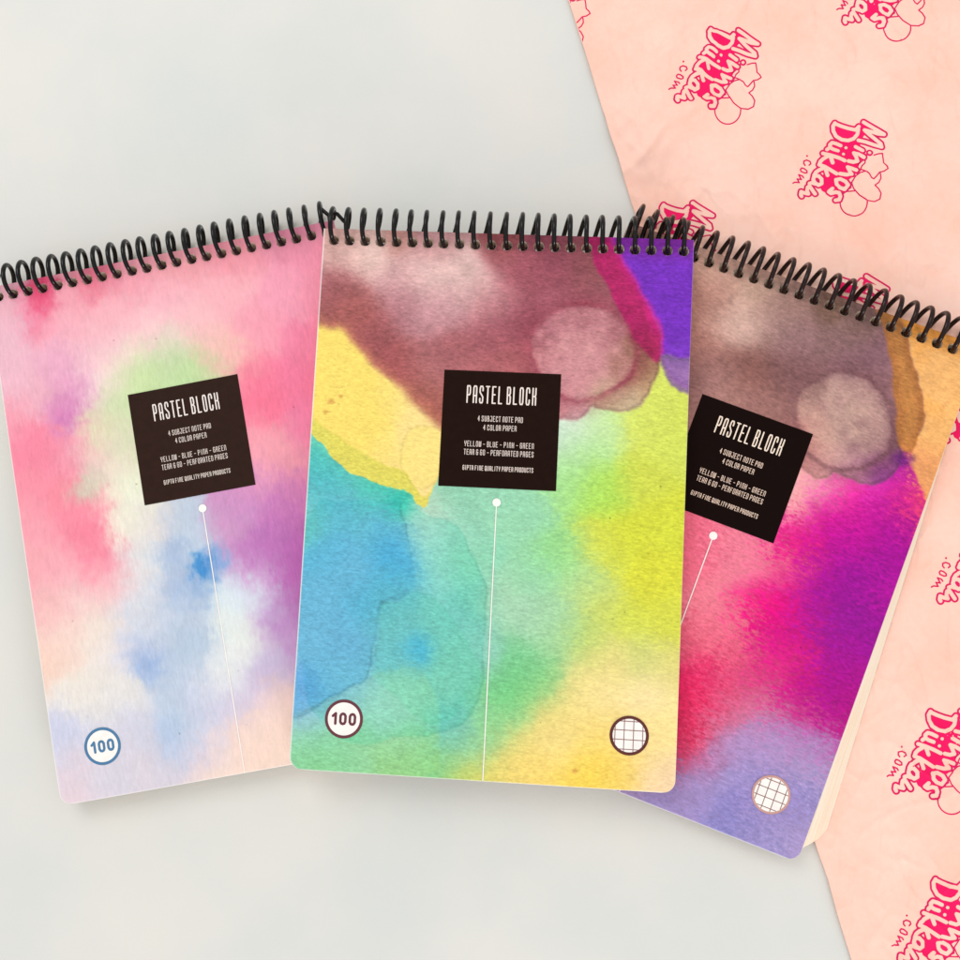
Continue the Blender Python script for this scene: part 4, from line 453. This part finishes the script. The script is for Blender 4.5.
def cover(key, root):
    xs = np.concatenate([[-74], np.linspace(-73.72, 73.72, 401), [74]])
    ys = np.concatenate([[0], np.linspace(-0.25, -H + 0.28, 575), [-H]])
    V, LV, quads, side, (X, Y, idx) = sheet(xs, ys, 0.45, 4.8)
    C = paint(key, X, Y)
    nx, ny = X.shape
    m = np.zeros((nx, ny))
    m[0, :] = 1; m[:, -1] = .9; m[-1, :] = .5
    m[1, :] = np.maximum(m[1, :], .7); m[:, -2] = np.maximum(m[:, -2], .2)
    # white cut card edge, stronger at the left and bottom, and paper rims round the punched holes
    dc = np.minimum(np.hypot(X + 74, Y + H), 99)
    C = mixc(C, (250, 246, 240), m)
    for hx in HOLE_X:
        d = np.hypot(X - hx, Y - HOLE_Y)
        C = mixc(C, (236, 205, 175), np.clip(.75 * (d < HOLE_R + .12), 0, 1) * (.6 + .0 * d))
    Z = V[:, 2].reshape(nx, ny)
    Z[0, :] -= .16; Z[-1, :] -= .16; Z[:, -1] -= .16
    c1 = np.exp(-(np.hypot(X + 74, Y + H) / 9) ** 2); c2 = np.exp(-(np.hypot(X - 74, Y + H) / 9) ** 2)
    V[:, 2] = (Z - .45 * c1 - .3 * c2 + 0.10 * fbm(X / 60, Y / 60, 7, 2)).ravel()
    LV_c = LV
    allV = np.concatenate([V, LV]); cols = np.concatenate([lin(C).reshape(-1, 3) / GAIN, np.zeros((len(LV), 3)) + lin((246, 238, 228))])
    faces = np.concatenate([quads, side])
    vv, ff, u = compact(allV, faces)
    o = mesh_object('front_cover', vv * S, ff, M_art[key], root, shade=False, colors=cols[u])
    sm = np.ones(len(o.data.polygons), dtype=bool); sm[len(quads):] = False
    o.data.polygons.foreach_set('use_smooth', sm)
    return o

GAIN = 1.06

def decal(name, m2, mat, parent, ox, oy, z):
    v, fcs = m2
    o = mesh_object(name, np.c_[(v[:, 0] + ox) * S, (v[:, 1] + oy) * S, np.full(len(v), z * S)], fcs, mat, parent)
    return o

def box_part(name, x0, y0, x1, y1, z0, z1, mat, parent):
    v = [(x, y, z) for z in (z0, z1) for x, y in ((x0, y0), (x1, y0), (x1, y1), (x0, y1))]
    fcs = [(0, 3, 2, 1), (4, 5, 6, 7), (0, 1, 5, 4), (1, 2, 6, 5), (2, 3, 7, 6), (3, 0, 4, 7)]
    return mesh_object(name, np.array(v) * S, fcs, mat, parent)

def tube(path, r, n=12):
    p = np.asarray(path, float); T = np.gradient(p, axis=0); T /= np.linalg.norm(T, axis=1)[:, None]
    nrm = np.cross(T[0], (0.3, 0.1, 1.0)); nrm /= np.linalg.norm(nrm)
    rings = []
    for k in range(len(p)):
        nrm = nrm - T[k] * np.dot(nrm, T[k]); nrm /= np.linalg.norm(nrm)
        bn = np.cross(T[k], nrm)
        a = np.arange(n) * 2 * np.pi / n
        rk = r if 0 < k < len(p) - 1 else r * .6
        rings.append(p[k] + rk * (np.cos(a)[:, None] * nrm + np.sin(a)[:, None] * bn))
    V = np.concatenate(rings); faces = []
    for k in range(len(p) - 1):
        for i in range(n):
            j = (i + 1) % n
            faces.append([k * n + i, k * n + j, (k + 1) * n + j, (k + 1) * n + i])
    faces.append(list(range(n))[::-1]); faces.append([(len(p) - 1) * n + i for i in range(n)])
    return V, faces

THICK = 8.4
def coil_path(seed):
    R_, yc, zc = 7.05, 1.3, -1.6
    th0 = 0.229
    rs = np.random.RandomState(seed); jit = rs.uniform(-.35, .35, 30); jr = rs.uniform(-.2, .2, 30)
    pts = []
    n = 40
    for i in range(int(-0.18 * n), int(22.62 * n) + 1):
        t = i / n; k = math.floor(t); fr = t - k
        fx = fr + 0.31 * (math.cos(2 * math.pi * fr) - 1) / 2
        kk = k + fx
        x = HOLE_X[-1] - 6.35 * kk
        jj = np.interp(t, range(-1, 29), jit); rr = np.interp(t, range(-1, 29), jr)
        th = th0 + 2 * math.pi * fr
        y = yc - (R_ + rr) * math.cos(th); z = zc + (R_ + rr) * math.sin(th)
        pts.append((x + jj * math.sin(math.pi * fr) ** 2, y, z))
    return np.array(pts)

def notebook(key, label):
    x, y, th, tx, ty = DATA['pose'][key]
    ztop = 18.0 if key == 'M' else 9.5
    Rm = Matrix.Rotation(th, 3, 'Z') @ Matrix.Rotation(tx, 3, 'X') @ Matrix.Rotation(ty, 3, 'Y')
    n = Rm @ Vector((0, 0, 1))
    base = Vector((x, y, ztop)) - n * THICK
    root = bpy.data.objects.new('spiral_notebook', None); col.objects.link(root)
    root.matrix_world = Matrix.Translation(base * S) @ Rm.to_4x4()
    root.empty_display_size = 0.3
    tag(root, label, 'notebook', 'spiral notebooks fanned out on the white surface')
    def up(o, z=THICK): o.location.z = z * S; return o
    cv = up(cover(key, root))
    des = DATA['des']
    lx, ly, ls = des['lx'], des['ly'], des['ls']
    lp = up(box_part('label_panel', lx - ls / 2, ly - ls / 2, lx + ls / 2, ly + ls / 2, 0.02, 0.16, M_label[key], root))
    t = decal('title_lettering', TITLE, M_letter[key], lp, lx, ly, 0.20)
    for sm_ in SMALL: decal('small_lettering', sm_, M_small[key], lp, lx, ly, 0.20)
    fl = Field(-2.2, -110, 2.2, 4, 0.11)
    dx, dy = des['dot']
    if key != 'X':
        g = fl.strokes([[(0, 0), (0, -(H + dy) + .5)]], 0.21); g = np.minimum(g, np.hypot(fl.X, fl.Y) - 1.62)
        up(decal('pointer_line', fl.mesh(g), M_white, root, dx, dy, 0.14))
    if key in 'LM':
        b = up(decal('page_count_badge', DISC, M_white, root, *des['c100'], 0.13))
        decal('ring', RING, M_ring[key], b, *des['c100'], 0.17)
        decal('number', NUMBER, M_ring[key], b, *des['c100'], 0.17)
    if key in 'MR':
        b = up(decal('grid_badge', DISC, M_white, root, *des['cg'], 0.13))
        decal('grid_lines', GRIDL, M_grid if key == 'M' else M_grid, b, *des['cg'], 0.155)
        decal('ring', RING if key == 'M' else RINGTHIN, M_ring['MG' if key == 'M' else 'R'], b, *des['cg'], 0.18)
    # page block: packets of leaves, each slightly out of line with the next
    xs = np.concatenate([np.linspace(-73.6, 73.6, 300)])
    ys = np.concatenate([np.arange(-0.5, -8.6, -0.5), np.linspace(-9.5, -H + 0.6, 60)])
    rs = np.random.RandomState(ord(key))
    VV = []; FF = []; off = 0
    nl = 26; zt = -0.62; tot = THICK - 0.62 - 0.65; dz = tot / nl
    bot_shift, bot_up = (9.8, 7.5) if key == 'R' else (0.25, 0.3)
    for k in range(nl):
        V, LV, quads, side, _ = sheet(xs, ys, dz * .93, 8.0 if key == 'R' else 5.2, ztop=zt - k * dz)
        A = np.concatenate([V, LV]); fcs = np.concatenate([quads, side]) if k == 0 else side
        tfr = (k + .5) / nl
        sh = (tfr ** 0.8) * bot_shift + rs.uniform(-.07, .07)
        fr = np.clip((-A[:, 1] - 8) / (H - 8), 0, 1)
        A[:, 0] += sh * (fr if key != 'R' else .16 + .84 * fr); A[:, 1] += (bot_up * tfr ** .9) * fr + rs.uniform(0, .25) * fr
        if k: 
            fcs = np.concatenate([quads, side])
        vv, ff, _u = compact(A, fcs)
        VV.append(vv); FF.append(ff + off); off += len(vv)
    up(mesh_object('page_block', np.concatenate(VV) * S, np.concatenate(FF), M_page, root))
    V, LV, quads, side, _ = sheet(xs, ys, 0.5, 4.8, ztop=-THICK + .55)
    A = np.concatenate([V, LV]); u2 = np.concatenate([quads, side])
    vv, ff, _u = compact(A, u2)
    up(mesh_object('back_cover', vv * S, ff, M_back, root))
    pts = coil_path(ord(key))
    inv = root.matrix_world.inverted()
    def loc(p):                       # table coordinates to this notebook's frame, cover top as zero
        q = inv @ (Vector(p) * S); return (q.x / S, q.y / S, q.z / S - THICK)
    tail = None
    if key == 'L':                    # bent wire end sticking out at the right
        tail = np.array([loc(p) for p in DATA['tailL']])
    if key == 'M': tail = np.array([loc(p) for p in DATA['tailM']])
    V, fcs = tube(pts, 0.95)
    if tail is not None:
        dens = np.concatenate([np.linspace(a, b, 8)[:-1] for a, b in zip(tail[:-1], tail[1:])] + [tail[-1:]])
        V2, f2 = tube(dens, 0.8)
        fcs = fcs + [[i + len(V) for i in q] for q in f2]; V = np.concatenate([V, V2])
    up(mesh_object('spiral_coil', V * S, fcs, M_coil[key], root, shade=True))
    return root

notebook('L', 'pastel pink and lilac watercolour spiral notebook with a blue 100 badge')
notebook('M', 'spiral notebook with yellow, green and blue watercolour cover, on top of the other two')
notebook('R', 'magenta and purple watercolour spiral notebook with brown upper part, partly on pink paper')

# ------------------------------------------------------------------ tissue paper and its printed marks
edge = np.array(DATA['edge']); order = np.argsort(edge[:, 1]); edge = edge[order]
def edge_x(y): return np.interp(y, edge[:, 1], edge[:, 0])
def seg_d(x, y, a, b):
    dx, dy = b[0] - a[0], b[1] - a[1]; L = dx * dx + dy * dy
    t = np.clip(((x - a[0]) * dx + (y - a[1]) * dy) / L, 0, 1)
    return (x - a[0] - t * dx) * dy / math.sqrt(L) - (y - a[1] - t * dy) * dx / math.sqrt(L), np.hypot(x - a[0] - t * dx, y - a[1] - t * dy), t
def tissue_z(x, y):
    z = 0.30 + 0.9 * (fbm(x / 38, y / 38, 501, 3) + .5).clip(0, 2) * smooth(40, 110, y + x * 0.0) + 0.06 * fbm(x / 9, y / 9, 521, 3)
    for k, c in enumerate(DATA['crease']):
        for a, b in zip(c[:-1], c[1:]):
            s, d, t = seg_d(x, y, a, b)
            amp = [4.2, 3.0, 3.4, 1.2, 1.0, .8, .8, .4][k]
            z = z + amp * 0.55 * np.exp(-(d / 3.2) ** 2) + amp * .25 * np.exp(-((d - 6) / 4) ** 2)
    # sharp crumple lines, running mostly along the fold direction
    p = (x * .83 + y * .55); q_ = (-x * .55 + y * .83)
    n1_ = fbm(p / 24, q_ / 70, 611, 3); n2_ = fbm(p / 60 + 9, q_ / 30, 641, 3)
    keep = np.clip(smooth(75, 130, y) + .8 * smooth(-60, -110, y) + .35, 0, 1)
    z = z + keep * (0.75 * np.exp(-np.abs(n1_) / .05) + 0.55 * np.exp(-np.abs(n2_) / .05) + .8 * n1_)
    z = z + (0.5 + .9 * np.clip(fbm(y / 40, y * 0, 655, 2), -.3, 1)) * np.exp(-((x - edge_x(y)) / 4.0) ** 2)
    return z
tys = np.arange(edge[0, 1], edge[-1, 1], 1.0)
xe = edge_x(tys) + 0.25 * fbm(tys / 9, tys * 0, 77, 2)
xr = 330.0
ss = np.linspace(0, 1, 300) ** 1.1
TX = xe[None, :] + (xr - xe)[None, :] * ss[:, None]; TY = np.zeros_like(TX) + tys[None, :]
TZ = tissue_z(TX, TY)
idx = np.arange(TX.size).reshape(TX.shape)
q = np.stack([idx[:-1, :-1], idx[1:, :-1], idx[1:, 1:], idx[:-1, 1:]], -1).reshape(-1, 4)

m, nt, b = new_mat('tissue')
tc = nt.nodes.new('ShaderNodeTexCoord')
n1 = nt.nodes.new('ShaderNodeTexNoise'); n1.inputs['Scale'].default_value = 3.4; n1.inputs['Detail'].default_value = 7
n2 = nt.nodes.new('ShaderNodeTexNoise'); n2.inputs['Scale'].default_value = 45; n2.inputs['Detail'].default_value = 6
nt.links.new(tc.outputs['Object'], n1.inputs['Vector']); nt.links.new(tc.outputs['Object'], n2.inputs['Vector'])
mm = nt.nodes.new('ShaderNodeMath'); mm.operation = 'MULTIPLY_ADD'; mm.inputs[1].default_value = .35
nt.links.new(n2.outputs['Fac'], mm.inputs[0]); nt.links.new(n1.outputs['Fac'], mm.inputs[2])
r = nt.nodes.new('ShaderNodeValToRGB'); r.color_ramp.elements[0].position = .45; r.color_ramp.elements[1].position = .9
r.color_ramp.elements[0].color = (*lin((255, 198, 177)), 1); r.color_ramp.elements[1].color = (*lin((255, 212, 195)), 1)
nt.links.new(mm.outputs[0], r.inputs['Fac']); nt.links.new(r.outputs['Color'], b.inputs['Base Color'])
b.inputs['Roughness'].default_value = .75; b.inputs['Specular IOR Level'].default_value = .2
bp = nt.nodes.new('ShaderNodeBump'); bp.inputs['Strength'].default_value = .25; bp.inputs['Distance'].default_value = .003
nt.links.new(n2.outputs['Fac'], bp.inputs['Height'])
# fine crinkles: thin ridges where a stretched noise crosses its middle value
mp = nt.nodes.new('ShaderNodeMapping'); mp.inputs['Rotation'].default_value = (0, 0, -0.6); mp.inputs['Scale'].default_value = (2.6, 1.1, 1)
n3 = nt.nodes.new('ShaderNodeTexNoise'); n3.inputs['Scale'].default_value = 1.6; n3.inputs['Detail'].default_value = 3
nt.links.new(tc.outputs['Object'], mp.inputs['Vector']); nt.links.new(mp.outputs['Vector'], n3.inputs['Vector'])
sb = nt.nodes.new('ShaderNodeMath'); sb.operation = 'SUBTRACT'; sb.inputs[1].default_value = .5; nt.links.new(n3.outputs['Fac'], sb.inputs[0])
ab = nt.nodes.new('ShaderNodeMath'); ab.operation = 'ABSOLUTE'; nt.links.new(sb.outputs[0], ab.inputs[0])
pr = nt.nodes.new('ShaderNodeMapRange'); pr.inputs['From Max'].default_value = .035; pr.inputs['To Min'].default_value = 1; pr.inputs['To Max'].default_value = 0
nt.links.new(ab.outputs[0], pr.inputs['Value'])
b3 = nt.nodes.new('ShaderNodeBump'); b3.inputs['Strength'].default_value = .27; b3.inputs['Distance'].default_value = .012
nt.links.new(pr.outputs['Result'], b3.inputs['Height']); nt.links.new(bp.outputs['Normal'], b3.inputs['Normal'])
nt.links.new(b3.outputs['Normal'], b.inputs['Normal'])
M_tissue = m
M_pink = flat_mat('logo_pink', (250, 24, 98), .6, 0, .08, 12, .1)
M_line = flat_mat('logo_outline_pink', (224, 32, 98), .6, 0, .1, 12, .1)

troot = mesh_object('tissue_paper', np.stack([TX.ravel(), TY.ravel(), TZ.ravel()], 1) * S, q, M_tissue, shade=True)
sol = troot.modifiers.new('thickness', 'SOLIDIFY'); sol.thickness = 0.0009; sol.offset = -1
tag(troot, 'peach pink tissue wrapping paper printed with pink logos, under the right notebook', 'wrapping paper')

LG = DATA['logo']
allp = np.array([p for v in LG.values() for s_ in v for p in s_])
fl = Field(allp[:, 0].min() - 2, allp[:, 1].min() - 2, allp[:, 0].max() + 2, allp[:, 1].max() + 2, 0.16)
u = 1 / 8.73 * 0.385
lt = fl.strokes(LG['letters'], 17.5 * u); lt = fl.strokes(LG['dots'], 15 * u, lt)
inner = poly_sdf(fl.X, fl.Y, LG['fill'][0])
core = np.maximum(np.maximum(inner, -lt + 4 * u), -(np.abs(inner) - 0 * u) * 0 + inner)   # bright fill between the letters
ring = np.maximum(np.minimum(lt - 16.5 * u, inner), -lt)
ring = np.maximum(ring, -core)
ring = np.minimum(ring, np.maximum(fl.strokes(LG['thin'], 5.8 * u), -lt + 3 * u))
ring = np.minimum(ring, fl.strokes(LG['com'], 6.5 * u)); ring = np.minimum(ring, fl.strokes(LG['comdot'], 9 * u))
PRINTS = [('printed_logo', fl.mesh(core), 'fill'), ('logo_outline', fl.mesh(ring), 'line')]
for ax, ay in DATA['logo_at']:
  par = troot
  for nm, (LV2, LF2), what in PRINTS:
    x = LV2[:, 0] + ax; y = LV2[:, 1] + ay
    keepv = x > edge_x(y) + 0.3
    fcs = [fc for fc in LF2 if all(keepv[i] for i in fc)]
    uu = sorted({i for fc in fcs for i in fc}); mp = {a: i for i, a in enumerate(uu)}
    x = x[uu]; y = y[uu]
    if not fcs: continue
    o = mesh_object(nm, np.stack([x, y, tissue_z(x, y) + 0.07], 1) * S, [[mp[i] for i in fc] for fc in fcs], M_pink if what == 'fill' else M_line, par)
    if what == 'fill': par = o

# ------------------------------------------------------------------ the white surface
m, nt, b = new_mat('white_surface')
tc = nt.nodes.new('ShaderNodeTexCoord')
n1 = nt.nodes.new('ShaderNodeTexNoise'); n1.inputs['Scale'].default_value = .9; n1.inputs['Detail'].default_value = 5
nt.links.new(tc.outputs['Object'], n1.inputs['Vector'])
r = nt.nodes.new('ShaderNodeValToRGB'); r.color_ramp.elements[0].position = .35; r.color_ramp.elements[1].position = .65
r.color_ramp.elements[0].color = (*lin((213, 214, 209)), 1); r.color_ramp.elements[1].color = (*lin((226, 221, 213)), 1)
nt.links.new(n1.outputs['Fac'], r.inputs['Fac']); nt.links.new(r.outputs['Color'], b.inputs['Base Color'])
b.inputs['Roughness'].default_value = .6; b.inputs['Specular IOR Level'].default_value = .3
noise_bump(nt, b, 55, .18, .003, vec=tc.outputs['Object'])
gx = np.concatenate([np.linspace(-14, -3.2, 20)[:-1], np.linspace(-3.2, 3.2, 321), np.linspace(3.2, 14, 20)[1:]]); X, Y = np.meshgrid(gx, gx, indexing='ij')
idx = np.arange(X.size).reshape(X.shape)
q = np.stack([idx[:-1, :-1], idx[1:, :-1], idx[1:, 1:], idx[:-1, 1:]], -1).reshape(-1, 4)
mm_x, mm_y = X * 100, Y * 100
free = np.clip(smooth(-118, -150, mm_y) + .7 * smooth(105, 150, mm_y), 0, 1) * (mm_x < 160)
Zt = 1.1 * free * (fbm(mm_x / 34 + mm_y / 160, mm_y / 150, 701, 2) - .15) * smooth(330, 250, np.abs(mm_x)) * smooth(330, 250, np.abs(mm_y))
Zt = np.where((mm_x > 60) | (Zt > 0), np.minimum(Zt, np.where(mm_x > 40, 0.05, 9)), Zt)
tab = mesh_object('tabletop', np.stack([X.ravel(), Y.ravel(), Zt.ravel() * S], 1), q, m, shade=True)
tag(tab, 'off white tabletop under the notebooks and tissue paper', kind='structure')

# ------------------------------------------------------------------ lamps and surroundings
def area(name, loc, size, power, color, target=(0, 0, 0)):
    l = bpy.data.lights.new(name, 'AREA'); l.shape = 'RECTANGLE'; l.size, l.size_y = size; l.energy = power; l.color = color
    o = bpy.data.objects.new(name, l); col.objects.link(o); o.location = loc
    o.rotation_euler = (Vector(target) - Vector(loc)).to_track_quat('-Z', 'Y').to_euler()
    return o
area('window_light', (-5.5, 8.5, 12.5), (8, 8), 745, (1.0, .985, .96))
area('low_window_light', (5, -12.5, 3.9), (3.8, 2.6), 620, (1.0, .97, .93))
wd = bpy.data.worlds.new('World'); scene.world = wd; wd.use_nodes = True
bg = wd.node_tree.nodes['Background']; bg.inputs['Color'].default_value = (.97, .985, 1.0, 1); bg.inputs['Strength'].default_value = .845

# ------------------------------------------------------------------ camera
cam = bpy.data.cameras.new('camera'); co = bpy.data.objects.new('camera', cam); col.objects.link(co)
cam.sensor_width = 36; cam.sensor_fit = 'HORIZONTAL'; cam.lens = 36 * 1.05; cam.clip_start = .01; cam.clip_end = 100
Rc = Matrix(DATA['cam']['R'])
co.matrix_world = Matrix.Translation(Vector(DATA['cam']['loc']) * S) @ Rc.to_4x4()
scene.camera = co
scene.render.resolution_x = 1024; scene.render.resolution_y = 1024
scene.view_settings.view_transform = 'Standard'; scene.view_settings.look = 'None'; scene.view_settings.exposure = 0; scene.view_settings.gamma = 1
